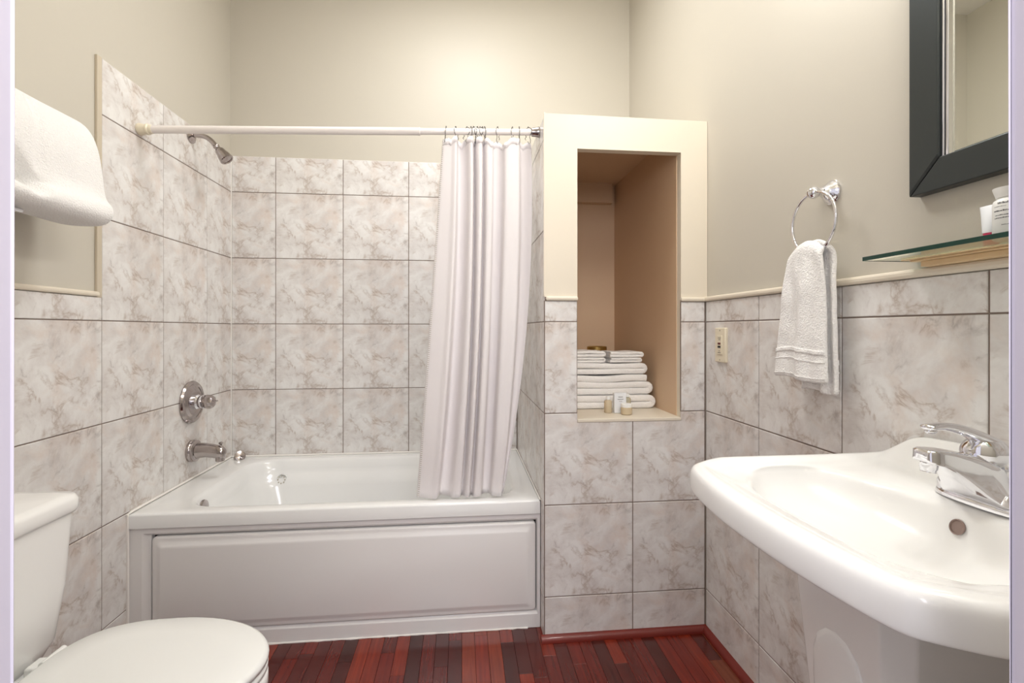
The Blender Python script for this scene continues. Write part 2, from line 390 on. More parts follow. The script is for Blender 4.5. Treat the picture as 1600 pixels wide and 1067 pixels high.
# ------------------------------------------------------------------ bathtub
TX0, TX1, TY0, TY1, TZ = XL+.002, XP-.002, 1.876, YB-.002, .494
tub = thing('bathtub', ((TX0+TX1)/2, (TY0+TY1)/2, 0), 'white alcove whirlpool bathtub with skirt panel, between tiled walls', 'bathtub')
cx, cy, hx, hy = (TX0+TX1)/2, (TY0+TY1)/2, (TX1-TX0)/2, (TY1-TY0)/2
bx, by, bhx, bhy = (-1.03+.215)/2, (1.945+2.60)/2, (.215+1.03)/2, (2.60-1.945)/2
rings = [rr(cx, cy, hx, hy, .004, TZ-.052), rr(cx, cy, hx, hy, .006, TZ-.008), rr(cx, cy, hx-.003, hy-.003, .008, TZ-.002), rr(cx, cy, hx-.01, hy-.01, .012, TZ),
         rr(bx, by, bhx+.012, bhy+.012, .13, TZ-.001), rr(bx, by, bhx+.004, bhy+.004, .13, TZ-.004), rr(bx, by, bhx-.004, bhy-.004, .13, TZ-.014),
         rr(bx, by, bhx-.02, bhy-.012, .12, TZ-.045), rr(bx, by, bhx-.026, bhy-.02, .12, TZ-.07), rr(bx, by, bhx-.03, bhy-.045, .12, TZ-.085), rr(bx, by, bhx-.05, bhy-.055, .12, TZ-.12),
         rr(bx-.02, by, bhx-.11, bhy-.085, .12, TZ-.26), rr(bx-.03, by, bhx-.15, bhy-.11, .11, TZ-.34), rr(bx-.03, by, bhx-.19, bhy-.15, .09, TZ-.365), rr(bx-.03, by, .15, .03, .02, TZ-.37)]
G().loft(rings, False, True).build('basin', M['acryl'], tub, angle=70)
# skirt with a recessed field
AY = 1.884; px0, px1, pz0, pz1 = -1.098, .288, .066, .408
gg = G()
def rect(x0, x1, z0, z1, y): return [(x0, y, z0), (x1, y, z0), (x1, y, z1), (x0, y, z1)]
gg.loft([rect(TX0, TX1, 0, TZ-.052, AY+.05), rect(TX0, TX1, 0, TZ-.052, AY), rect(px0-.03, px1+.006, pz0-.012, pz1+.014, AY), rect(px0-.018, px1+.004, pz0-.006, pz1+.006, AY+.008), rect(px0-.006, px1+.003, pz0-.004, pz1+.005, AY+.009), rect(px0-.005, px1+.0025, pz0-.003, pz1+.004, AY+.03)], True, True)
gg.build('skirt', M['apron'], tub, bevel=.0025, angle=30)
G().box((px0-.004, AY+.028, pz0-.002), (px1+.002, AY+.031, pz1+.003)).build('gap_backing', M['shadowgap'], tub, smooth=False)
gg = G()
def prr(i, y): return [(x, y, z) for x, z, _ in rr((px0+px1)/2, (pz0+pz1)/2, (px1-px0)/2-i, (pz1-pz0)/2-i, .012, 0, 5, 2)]
gg.loft([prr(.001, AY+.026), prr(.001, AY+.004), prr(.003, AY+.0), prr(.006, AY-.0015), prr(.012, AY-.0015), prr(.02, AY-.003), prr(.030, AY-.0085), prr(.036, AY-.010)], True, True)
gg.build('access_panel', M['apron'], tub, angle=60)
# a line of old caulk at the floor
rng = random.Random(3); p = [(TX0+.01+i*.02, AY-.001+rng.uniform(-.0008, .0012), .002) for i in range(int((TX1-TX0-.02)/.02))]
G().tube(p, [.0032+rng.uniform(-.001, .0014) for _ in p], 6).build('caulk_bead', M['caulk'], tub)
p = [(XL+.003, TY0+.002, z) for z in (0.02, .2, TZ)]+[(XL+.003, y, TZ+.003) for y in (1.9, 2.2, YB-.005)]
G().tube(p, .0052, 6).build('caulk_bead', M['caulk'], tub)
p = [(XP-.003, y, TZ+.001) for y in (1.88, 2.2, YB-.005)]
G().tube([(XL+.003, YB-.003, TZ+.002), (XP-.003, YB-.003, TZ+.002)], .0048, 6).build('caulk_bead', M['caulk'], tub)
G().tube(p, .003, 6).build('caulk_bead', M['caulk'], tub)
# chrome overflow, white jet, air control
o = G().lathe([(0, 0), (.027, 0), (.028, .004), (.026, .009), (.016, .011), (0, .012)], (-1.008, 2.055, .452), (1, 0, .12)).build('overflow_cover', M['nickel'], tub); o['label'] = 'round chrome overflow cover'
G().lathe([(0, -.01), (.020, -.01), (.021, .004), (.024, .006), (.026, .003), (.027, -.01)], (-.885, 2.560, .405), (0, -1, .25)).build('jet', M['acryl'], tub)
for k in range(8):
    a = 2*math.pi*k/8
    G().sphere((-.885+.017*math.cos(a), 2.551+.004*math.sin(a), .405+.017*math.sin(a)), .004, n=8, m=6).build('jet_nozzle', M['paint'], tub)
ac = G().lathe([(.024, 0), (.024, .006), (.014, .010), (.013, .016), (.024, .020), (.026, .026), (.024, .031), (.008, .034), (0, .034)], (-1.122, 2.640, TZ+.004), (.5, -.72, .45)).build('air_control', M['nickel'], tub); ac['label'] = 'small chrome air control knob'
G().tube([(-1.103, 2.613, TZ+.018), (-1.082, 2.592, TZ+.014)], [.0045, .006], 8).build('control_lever', M['nickel'], ac)

# ------------------------------------------------------------------ shower fittings
yv = 2.294
sh = thing('shower', (XL, yv, 1.998), 'chrome shower head on curved arm, high on left tiled wall', 'shower head')
G().lathe([(0, 0), (.036, 0), (.035, .005), (.024, .011), (.014, .015)], (XL, yv, 2.0), (1, 0, 0)).build('escutcheon', M['nickel'], sh)
arm = cr([(XL, yv, 2.0), (XL+.03, yv, 2.0), (XL+.06, yv, 1.995), (XL+.085, yv, 1.978), (XL+.105, yv, 1.955)], 6)
G().tube(arm, .0105, 14).build('arm', M['nickel'], sh)
d = Vector((.62, -.05, -.78)).normalized()
G().lathe([(0, 0), (.012, 0), (.014, .004), (.012, .010), (.010, .013), (.013, .016), (.013, .020)], Vector(arm[-1])-d*.003, d).build('swivel_nut', M['nickel'], sh)
G().lathe([(.012, .018), (.019, .026), (.021, .034), (.021, .04), (.025, .052), (.028, .070), (.029, .078), (.026, .081), (.022, .081), (.021, .078), (.008, .078), (0, .080)], Vector(arm[-1])-d*.003, d).build('spray_head', M['nickel'], sh)
vt = thing('shower_valve', (XL, yv, .832), 'round chrome shower valve with knob, above the tub spout', 'shower valve')
G().lathe([(0, 0), (.092, 0), (.093, .006), (.088, .013), (.080, .015), (.076, .012), (.068, .013), (.06, .019), (.05, .020), (0, .020)], (XL, yv, .832), (1, 0, 0), 48).build('escutcheon', M['nickel'], vt)
G().lathe([(.032, .018), (.032, .030), (.026, .036), (.026, .044), (.029, .046), (.029, .052)], (XL, yv, .832), (1, 0, 0)).build('collar', M['chrome'], vt)
kn = G(); n = 24; rings = []
for r, h in ((.020, .05), (.026, .056), (.029, .070), (.028, .085), (.022, .095), (.010, .099), (.002, .10)):
    rings.append([(XL+h, yv+r*(1+.07*math.cos(8*2*math.pi*j/n))*math.cos(2*math.pi*j/n), .832+r*(1+.07*math.cos(8*2*math.pi*j/n))*math.sin(2*math.pi*j/n)) for j in range(n)])
kn.loft(rings).build('knob', M['nickel'], vt)
G().tube([(XL+.088, yv, .832), (XL+.112, yv, .836)], [.006, .003], 8).build('pointer', M['nickel'], vt)
sp = thing('tub_spout', (XL, yv, .616), 'chrome tub spout with diverter pull, low on left wall', 'tub spout')
G().lathe([(0, 0), (.047, 0), (.048, .008), (.044, .012), (.043, .016), (.046, .018), (.046, .024), (.038, .030)], (XL, yv, .618), (1, 0, 0), 32).build('flange', M['nickel'], sp)
prof = [(.022, .036, .036, .618), (.035, .033, .034, .619), (.06, .028, .031, .620), (.09, .025, .030, .616), (.115, .024, .030, .610), (.132, .022, .028, .606), (.142, .017, .02, .604), (.146, .006, .008, .603)]
gg = G(); gg.loft([[(XL+x, yv+ry*math.cos(2*math.pi*j/24), zc+rz*math.sin(2*math.pi*j/24)) for j in range(24)] for x, ry, rz, zc in prof]).build('spout_body', M['nickel'], sp, angle=70)
G().lathe([(.019, 0), (.019, .02), (.017, .022), (.015, .020), (0, .019)], (XL+.122, yv, .592), (0, 0, -1)).build('outlet', M['nickel'], sp)
G().lathe([(.008, 0), (.005, .004), (.004, .010), (.008, .014), (.010, .018), (.006, .022), (0, .023)], (XL+.125, yv, .632), (0, 0, 1), 16).build('diverter_pull', M['nickel'], sp)

# ------------------------------------------------------------------ shower rod
rd = thing('shower_curtain_rod', (XL, 1.93, 1.886), 'white telescoping shower curtain rod above the bathtub', 'curtain rod')
RA, RB = Vector((XL+.001, 1.943, 1.884)), Vector((XP-.001, 1.913, 1.922))
rdir = (RB-RA).normalized(); RLn = (RB-RA).length
def rp(x): return RA+(RB-RA)*((x-RA.x)/(RB.x-RA.x))
G().tube([rp(XL+.03), rp(-.155)], .0145, 24).build('outer_tube', M['rod'], rd)
G().tube([rp(-.157), rp(XP-.02)], .0122, 24).build('inner_tube', M['rod'], rd)
G().lathe([(.0145, 0), (.0152, .001), (.0152, .004), (.0145, .005), (.012, .005)], rp(-.160), rdir, 24).build('collar', M['rod'], rd)
G().lathe([(0, 0), (.021, 0), (.022, .006), (.019, .018), (.018, .026), (.020, .028), (.020, .034), (.016, .037), (.016, .046), (.0146, .048)], RA, rdir).build('end_cap', M['ivory'], rd)
G().lathe([(0, 0), (.020, 0), (.021, .004), (.018, .012), (.016, .03), (.0124, .033)], RB, -rdir).build('end_cap', M['nickel'], rd)

# ------------------------------------------------------------------ shower curtain
CT, CB = 1.888, .5015
keys = [  # x top, x middle, x bottom, depth
    (-.070, -.118, -.170, .004), (-.060, -.102, -.150, -.006), (-.036, -.062, -.118, -.020), (-.016, -.037, -.092, -.030), (-.010, -.024, -.080, .026),
    (.016, .000, -.052, .020), (.030, .020, -.030, -.024), (.045, .036, -.004, -.028), (.050, .044, .002, .026), (.064, .056, .018, -.024),
    (.080, .070, .030, -.030), (.087, .078, .040, .020), (.100, .090, .052, -.028), (.122, .110, .074, -.022), (.128, .118, .086, .028),
    (.160, .146, .108, .030), (.172, .158, .120, -.022), (.204, .196, .142, -.030), (.222, .214, .156, -.028), (.232, .226, .160, .018), (.254, .246, .164, .026), (.276, .262, .166, .014)]
def curtain_surface(t):
    """t 0 top .. 1 bottom"""
    pts = []
    for xt, xm, xb, dd in keys:
        a = xt*(1-t)**2*1.0; # quadratic through the three
        x = xt*(2*(t-.5)*(t-1))+xm*(4*t*(1-t))+xb*(2*t*(t-.5))
        amp = .8+.2*t-.35*max(0, t-.85)/.15
        pts.append((x, dd*amp*(1+.1*math.sin(3*t+xt*40)), 0))
    return cr(pts, 7)
NT = 60; rows = []
hookx = [-.058, -.018, .022, .040, .050, .064, .073, .084, .093, .143, .20, .227, .262]
def topz(x):
    dmin = min(abs(x-h) for h in hookx)
    return CT-min(.016, dmin*dmin*34)-.006*(1 if x < -.05 else 0)
top = curtain_surface(0)
for i in range(NT+1):
    t = i/NT; row = []
    for j, p in enumerate(curtain_surface(t)):
        zt = topz(top[j].x); zb = CB+.0015*math.sin(j*.3)
        z = zt+(zb-zt)*t
        wob = .003*mnoise.noise(Vector((p.x*12, t*5, 1.3)))
        y0 = rp(.1).y+.016*t
        row.append((p.x, y0+p.y+wob, z))
    rows.append(row)
ct = thing('shower_curtain', (.1, 1.93, CB), 'white fabric shower curtain drawn to the right, hanging into the bathtub', 'shower curtain')
G().loft(rows, False, False, closed=False).build('curtain_cloth', M['cloth'], ct, solid=.0008, angle=180)
# hems and stitches
gg = G()
for a, b2 in (((0, 0), (0, 0)),):
    side = [Vector(r[0]) for r in rows]; side2 = [Vector(r[3]) for r in rows]
gg.loft([[p+Vector((0, -.0012, 0)) for p in side], [p+Vector((0, -.0012, 0)) for p in side2]], False, False, closed=False)
gg.build('side_hem', M['cloth'], ct, solid=.001)
gg = G(); gg.loft([[Vector(p)+Vector((0, -.0012, 0)) for p in rows[0]], [Vector(p)+Vector((0, -.0012, 0)) for p in rows[1]]], False, False, closed=False)
gg.build('top_hem', M['cloth'], ct, solid=.001)
gg = G()
for i in range(0, NT*3):
    f = i/3; k = int(f); q = side2[k].lerp(side2[k+1], f-k)
    gg.box((q.x-.0035, q.y-.0028, q.z-.001), (q.x+.0035, q.y-.0012, q.z+.001))
gg.build('hem_stitching', M['paint'], ct, smooth=False, kind='stuff')
# hooks
def hook():
    t = thing('curtain_hook', (0, 0, 0), 'x', 'curtain hook')
    c = []
    for k in range(25):
        a = math.radians(-60+300*k/24); c.append((0, .0165*math.cos(a), .0165*math.sin(a)*1.05))
    pts = [(0, .011, -.028), (0, .016, -.022)]+c+[(0, -.008, -.024), (0, -.012, -.034), (0, -.010, -.044), (0, -.004, -.046), (0, .002, -.036)]
    G().tube(pts, .0012, 6).build('wire', M['wire'], t)
    G().sphere((0, .0, .0195), .0028, n=8, m=6).build('roller', M['wire'], t)
    return t
hk = hook()
hlab = {0: 'wire curtain hook at the left end of the bunch, beside the free rod', 1: 'second wire curtain hook from the left, over the first pleat', 2: 'slanted wire curtain hook just left of the tight cluster',
        9: 'single wire curtain hook just right of the tight cluster', 10: 'third wire curtain hook from the niche wall end', 11: 'second wire curtain hook from the niche wall end', 12: 'wire curtain hook nearest the niche wall, by the rod end'}
for i, hxk in enumerate(hookx):
    c = hk if i == 0 else copy_tree(hk)
    p = rp(hxk); c.location = p; c.rotation_euler = (0, random.Random(i).uniform(-.12, .12), random.Random(i+50).uniform(-.9, .9))
    c['label'] = hlab.get(i) or ('%s of the six wire curtain hooks crowded together mid-curtain' % ['leftmost', 'second from the left', 'third from the left', 'third from the right', 'second from the right', 'rightmost'][i-3])
    c['group'] = 'wire hooks along the shower rod'

# ------------------------------------------------------------------ toilet
ty = 1.125
to = thing('toilet', (-.8, ty, 0), 'white two-piece toilet with closed lid, against the left wall', 'toilet')
def tr_(x0, x1, y0, y1, r, z): return rr((x0+x1)/2, (y0+y1)/2, (x1-x0)/2, (y1-y0)/2, r, z, 8, 5)
ya, yb_ = ty-.205, ty+.205
G().loft([tr_(-1.13, -.985, ya+.06, yb_-.06, .05, .375), tr_(-1.15, -.965, ya+.045, yb_-.045, .05, .385), tr_(-1.158, -.95, ya+.03, yb_-.03, .05, .42), tr_(-1.162, -.94, ya+.012, yb_-.012, .05, .54), tr_(-1.165, -.935, ya+.003, yb_-.005, .045, .69), tr_(-1.165, -.935, ya+.003, yb_-.004, .045, .708)]).build('tank', M['porcelain'], to, angle=60)
G().loft([tr_(-1.166, -.938, ya+.002, yb_-.002, .04, .706), tr_(-1.170, -.93, ya-.006, yb_+.006, .05, .709), tr_(-1.170, -.926, ya-.008, yb_+.009, .05, .716), tr_(-1.170, -.926, ya-.008, yb_+.009, .05, .738), tr_(-1.168, -.931, ya-.003, yb_+.004, .05, .748), tr_(-1.16, -.95, ya+.02, yb_-.02, .05, .752), tr_(-1.09, -1.03, ya+.12, yb_-.12, .02, .7535)]).build('tank_lid', M['porcelain'], to, angle=60)
def egg(xb, xf, hw, z, n=56, sq=2.3):
    """elongated seat outline: rear xb, front xf, half width hw"""
    xm = xb+(xf-xb)*.42; out = []
    for k in range(n):
        a = 2*math.pi*k/n; c, s = math.cos(a), math.sin(a)
        ex = (xf-xm) if c > 0 else (xm-xb); p = 2.0 if c > 0 else sq+.6
        sg = lambda v, q: math.copysign(abs(v)**(2/q), v)
        out.append((xm+ex*sg(c, p), ty+hw*sg(s, p if c > 0 else p), z))
    return out
G().loft([egg(-.78, -.42, .09, 0), egg(-.80, -.40, .10, .02), egg(-.80, -.44, .085, .10), egg(-.82, -.46, .09, .2), egg(-.86, -.44, .15, .30), egg(-.9, -.425, .18, .36), egg(-.92, -.425, .182, .385), egg(-.92, -.43, .178, .392)]).build('bowl', M['porcelain'], to, angle=60)
G().loft([tr_(-1.14, -.84, ty-.10, ty+.10, .03, .30), tr_(-1.14, -.84, ty-.115, ty+.115, .03, .375), tr_(-1.13, -.85, ty-.11, ty+.11, .03, .384)]).build('tank_shelf', M['porcelain'], to, angle=60)
G().loft([egg(-.875, -.432, .182, .392), egg(-.88, -.426, .187, .396), egg(-.88, -.426, .187, .406), egg(-.875, -.432, .182, .410)]).build('seat_ring', M['seat'], to, angle=60)
G().loft([egg(-.895, -.434, .182, .411), egg(-.90, -.425, .188, .415), egg(-.90, -.424, .189, .424), egg(-.898, -.428, .186, .430), egg(-.893, -.436, .180, .433), egg(-.83, -.5, .12, .436), egg(-.7, -.6, .03, .437)]).build('seat_lid', M['seat'], to, angle=60)
for s in (-1, 1):
    h = G().box((-.945, ty+s*.07-.022, .385), (-.898, ty+s*.07+.022, .412)).build('hinge', M['seat'], to, bevel=.005)
    G().tube([(-.9, ty+s*.07-.03, .421), (-.9, ty+s*.07+.03, .421)], .009, 12).build('hinge_pin', M['seat'], h)

# ------------------------------------------------------------------ pedestal sink
sy = .7125
sk = thing('pedestal_sink', (.70, sy, 0), 'wide white pedestal sink with bowed front, on the right wall', 'sink')
half = [(.930, .296), (.86, .297), (.76, .2975), (.66, .298), (.58, .2975), (.540, .294), (.515, .284), (.480, .262), (.462, .246), (.452, .22), (.444, .18), (.436, .12), (.431, .06), (.430, .0)]
hp = cr([(a, b2, 0) for a, b2 in half], 4)
outl = [(p.x, sy+p.y) for p in hp]+[(p.x, sy-p.y) for p in reversed(hp[:-1])]
nb = 22
for k in range(1, nb): outl.append((.930, sy-.296+.592*k/nb))
N = len(outl); ecx, ecy = .658, sy
def inner(px_, py_, f=1.0):
    a = math.atan2((py_-ecy)/.24, (px_-ecx)/.140); c, s = math.cos(a), math.sin(a); q = 2.5
    fx_ = f+(1-f)*.6*max(0, c)*smooth01(f/.9)
    return ecx+.139*fx_*math.copysign(abs(c)**(2/q), c), ecy+.232*f*math.copysign(abs(s)**(2/q), s)
def sring_pt(X, Y, b2, z):
    ix, iy = inner(X, Y, 1); x = X+(ix-X)*b2; y = Y+(iy-Y)*b2; v = abs(y-sy)
    return (x, y, z+smooth01((x-.862)/.055)*smooth01((.292-v)/.11)*(.052+.012*math.cos(min(1, v/.25)*math.pi/2)))
def sring(b2, z, f=1.0, back=True):
    r = []
    for X, Y in outl:
        ix, iy = inner(X, Y, f); x = X+(ix-X)*b2; y = Y+(iy-Y)*b2; zz = z
        if back and z > .845:
            v = abs(y-sy)
            up = smooth01((x-.862)/.055)*smooth01((.292-v)/.11)*(.052+.012*math.cos(min(1, v/.25)*math.pi/2))
            zz = z+up
        r.append((x, y, zz))
    return r
def dring(d, z):
    out = []
    for X, Y in outl:
        ix, iy = inner(X, Y, 1); L = math.hypot(ix-X, iy-Y); out += [sring_pt(X, Y, min(d/L, .9), z)]
    return out
R = [sring(1, .755, .1, False), sring(1, .762, .3, False), sring(1, .777, .55, False), sring(1, .793, .8, False), sring(1, .806, 1, False), sring(.5, .822, 1, False), sring(.15, .829, 1, False), sring(.05, .8295, 1, False), sring(.02, .8295, 1, False), sring(.006, .8325, 1, False), sring(.001, .838, 1, False),
     sring(0, .848), dring(.0006, .857), dring(.002, .865), dring(.0045, .8715), dring(.009, .8765), dring(.015, .8795), dring(.022, .8805), dring(.029, .8800), dring(.036, .8780), dring(.043, .8752), dring(.050, .8732), dring(.058, .8718), dring(.067, .8700), dring(.075, .8675),
     sring(.90, .8635), sring(.96, .8580), sring(1.0, .8525), sring(1, .844, .975),
     sring(1, .833, .94, False), sring(1, .820, .87, False), sring(1, .806, .76, False), sring(1, .791, .58, False), sring(1, .776, .3, False), sring(1, .770, .12, False)]
G().loft(R).build('basin', M['porcelain'], sk, angle=180, sub=1)
# overflow hole rim
og = G().lathe([(0, 0), (.0115, 0), (.0125, .0015), (.0125, .003), (.0108, .0035), (.0098, .0012), (0, .001)], (.7925, sy, .8325), (-.94, 0, .33)).build('overflow_hole', M['overflow'], sk)
G().lathe([(0, 0), (.03, 0), (.031, .002), (.026, .004), (.020, .003), (0, .003)], (ecx, sy, .768), (0, 0, 1)).build('drain', M['chrome'], sk)
# pedestal: faceted column with a recessed arched front
def ped(hx_, hy_, z, xc=.685):
    c = .27
    P8 = [(1, 1-c), (1-c, 1), (-1+c, 1), (-1, 1-c), (-1, -1+c), (-1+c, -1), (1-c, -1), (1, -1+c)]
    out = []
    for k in range(8):
        a, b2 = P8[k], P8[(k+1) % 8]
        for t in (0, .1, .5, .9): out.append((xc+hx_*(a[0]+(b2[0]-a[0])*t), sy+hy_*(a[1]+(b2[1]-a[1])*t), z))
    return out
G().loft([ped(.115, .125, 0), ped(.115, .125, .03), ped(.105, .112, .05), ped(.088, .094, .12), ped(.084, .09, .3), ped(.090, .097, .5), ped(.102, .108, .65), ped(.108, .114, .72), ped(.108, .114, .772)]).build('pedestal', M['porcelain'], sk, bevel=.008, seg=3, angle=50)
def pfront(z):
    K_ = [(0, .115), (.03, .115), (.05, .105), (.12, .088), (.3, .084), (.5, .090), (.65, .102)]
    for (a, b3), (c3, d3) in zip(K_, K_[1:]):
        if z <= c3: return .685-(b3+(d3-b3)*(z-a)/(c3-a))
    return .583
arch = [(.056, .10+.054*k) for k in range(10)]+[(.051, .627), (.040, .655), (.022, .672), (0, .678)]
arch = arch+[(-a, b3) for a, b3 in reversed(arch[:-1])]
def aring(q, dx): return [(pfront(z)-dx, sy+dy*q, .33+(z-.33)*(1-(1-q)*.3)) for dy, z in arch]
G().loft([aring(1, -.01), aring(1, .002), aring(.97, .0035), aring(.90, .0045)]).build('arched_panel', M['porcelain'], sk, angle=50)
# supply hoses
hs = thing('supply_hose', (.835, .70, .1), 'black ribbed plastic drain hose behind the sink pedestal', 'hose')
rrr = []; ph = []
for i in range(120):
    t = i/119; ph.append((.845-.01*t, .735-.01*math.sin(t*3), .745-t*.725)); rrr.append(.012 if i % 4 < 2 else .0165)
G().tube(ph, rrr, 14).build('ribbed_hose', M['black'], hs, angle=20)
h2 = G().tube([(.875, .705, .75), (.872, .70, .5), (.88, .70, .2), (XR, .70, .15)], .0085, 12).build('supply_pipe', M['black'], loc=(.88, .70, .15))
tag(h2, 'thin smooth black supply pipe beside the ribbed hose, behind the sink pedestal', 'pipe')

# ------------------------------------------------------------------ faucet
fc = thing('faucet', (.835, sy, .866), 'chrome single-lever faucet on the pedestal sink deck', 'faucet')
fx, fz = .842, .866
def oval(cxx, cyy, a, b2, z, n=32, q=2.4):
    sg = lambda v: math.copysign(abs(v)**(2/q), v)
    return [(cxx+a*sg(math.cos(2*math.pi*k/n)), cyy+b2*sg(math.sin(2*math.pi*k/n)), z) for k in range(n)]
G().loft([oval(fx, sy, .027, .079, fz+.0005), oval(fx, sy, .0275, .0795, fz+.004), oval(fx, sy, .026, .077, fz+.010), oval(fx, sy, .022, .07, fz+.012)]).build('base', M['chrome'], fc, angle=60)
for s in (-1, 1):
    G().lathe([(.021, 0), (.021, .014), (.019, .019), (.010, .022), (0, .0225)], (fx, sy+s*.054, fz+.010), (0, 0, 1), 24).build('escutcheon', M['chrome'], fc)
secs = [(.024, .874, .888, .050, .022), (.016, .872, .914, .060, .024), (.004, .872, .932, .066, .026), (-.010, .872, .940, .066, .026), (-.020, .873, .945, .060, .025), (-.030, .880, .949, .048, .024),
        (-.042, .893, .952, .037, .023), (-.058, .911, .955, .028, .022), (-.076, .926, .958, .023, .021), (-.094, .935, .960, .021, .020), (-.106, .938, .9605, .020, .019), (-.113, .940, .9595, .017, .0165), (-.116, .944, .956, .011, .011)]
rings = []
for dx, zb_, zt_, wb_, wt_ in secs:
    ring = []; hh = zt_-zb_; cy_ = min(.25, .006/hh)
    side = [(wb_*.9, 0), (wb_, .06)]+[(wt_+(wb_-wt_)*(1-h)**2.4, h) for h in (.15, .25, .37, .5, .64, .78, .88)]+[(wt_*.9, .95), (wt_*.7, .99), (wt_*.35, 1.0)]
    for y_, h in side: ring.append((fx+dx, sy+y_, zb_+hh*h))
    for y_, h in reversed(side): ring.append((fx+dx, sy-y_, zb_+hh*h))
    rings.append(ring)
G().loft(rings).build('spout', M['chrome'], fc, angle=50)
G().lathe([(.012, 0), (.012, .013), (.0105, .015), (.0105, .019), (.008, .019), (.007, .016), (0, .016)], (fx-.100, sy, fz+.076), (-.15, 0, -1), 24).build('aerator', M['chrome'], fc)
hd = G(); hd.lathe([(.018, -.008), (.022, 0), (.0255, .006), (.0265, .010)], (fx-.004, sy, fz+.070), (0, 0, 1)).build('handle_collar', M['chrome'], fc)
hnd = G().sphere((fx-.002, sy, fz+.086), .030, (1.15, .95, .92), 28, 18).build('handle_dome', M['chrome'], fc)
path = cr([(fx+.004, sy, fz+.102), (fx-.022, sy, fz+.114), (fx-.050, sy, fz+.124), (fx-.078, sy, fz+.129), (fx-.104, sy, fz+.128)], 6)
gg = G(); rings = []
for i, p in enumerate(path):
    f = i/(len(path)-1); ww = .021-.0125*min(1, f*1.7) if f < .75 else .0085+(f-.75)*.02
    hh = .011-.006*f; u = Vector((0, 1, 0)); t = (path[min(i+1, len(path)-1)]-path[max(i-1, 0)]).normalized(); v = t.cross(u)
    rings.append([p+u*ww*math.cos(2*math.pi*k/20)+v*hh*math.sin(2*math.pi*k/20) for k in range(20)])
c0 = path[-1]; rings.append([c0+(Vector(q)-c0)*.6+Vector((-.004, 0, 0)) for q in rings[-1]])
gg.loft(rings).build('handle_lever', M['chrome'], fc, angle=70)
G().sphere(path[-1]+Vector((.006, 0, -.006)), .008, (1.2, .9, .6)).build('lever_tip', M['chrome'], fc)
G().tube([(fx+.034, sy, fz-.0), (fx+.034, sy, fz+.055)], .003, 10).build('lift_rod', M['chrome'], fc)
G().sphere((fx+.034, sy, fz+.058), .0065).build('lift_knob', M['chrome'], fc)

# ------------------------------------------------------------------ towel ring and hand towel
ry_, rz_ = 1.165, 1.498; rx = .893
tr2 = thing('towel_ring', (XR+TH, ry_, rz_), 'chrome towel ring on the right wall, over the wainscot', 'towel ring')
G().lathe([(0, 0), (.030, 0), (.031, .004), (.027, .007), (.026, .010), (.022, .013), (.016, .022), (.011, .030), (.010, .042)], (XR+TH, ry_, rz_), (-1, 0, 0), 32).build('wall_plate', M['chrome'], tr2)
G().sphere((rx-.004, ry_, rz_-.002), .0155, (1, 1, 1)).build('knob', M['chrome'], tr2)
rc = Vector((rx-.006, ry_, rz_-.079))
G().tube([rc+Vector((0, .0775*math.sin(2*math.pi*k/48), .0775*math.cos(2*math.pi*k/48))) for k in range(48)], .0042, 12, closed=True).build('ring', M['chrome'], tr2)
ht = thing('hand_towel', (rx, ry_, 1.0), 'white terry hand towel hanging through the chrome ring', 'towel')
zb = rc.z-.0775
def htp(s, side, t, dz=0, out=0):
    """s -1..1 across, t 0 top .. 1 bottom; side -1 front (room), +1 back"""
    ztop = zb+.012+.022*math.cos(s*1.2)-.012*s*s
    if side < 0: w0, w1, c0, c1, z1, q = .058, .094, .014, .033, 1.020, 1
    else: w0, w1, c0, c1, z1, q = .052, .064, -.006, -.006, .992, 1
    f = t**.75
    wd = w0+(w1-w0)*f; c = c0+(c1-c0)*f
    y = ry_+c+s*wd
    th = math.radians(min(1, t/.06)*90)
    bx_ = (.011+.003*f)
    x = rc.x+(side*bx_)*math.sin(th)+.003*math.sin(s*9+side)*f*1.5+(-.006*math.cos(s*5+1)*min(1, t*3) if side < 0 else 0)
    z = ztop+(-ztop+z1+.004*math.sin(s*3))*t
    x += .0035*mnoise.noise(Vector((y*28, z*14, side*3)))+.0012*mnoise.noise(Vector((y*90, z*90, side)))+side*.007*math.exp(-((s-.25-.1*t)/.16)**2)*min(1, t*4)
    return Vector((x+side*out, y, z))
NS = 28
for side, nm in ((-1, 'front_fold'), (1, 'back_fold')):
    rows2 = [[htp(-1+2*j/NS, side, i/40) for j in range(NS+1)] for i in range(41)]
    G().loft(rows2, False, False, closed=False).build(nm, M['towel'], ht, solid=.011, sub=1, angle=180)
    for (t0, t1, nm2) in ((.765, .80, 'woven_band'), (.845, .855, 'woven_band'), (.965, .972, 'hem_line')):
        rows3 = [[htp(-.99+1.98*j/NS, side, t0+(t1-t0)*i/3, out=.0058) for j in range(NS+1)] for i in range(4)]
        G().loft(rows3, False, False, closed=False).build(nm2, M['towel'], ht, solid=.002)

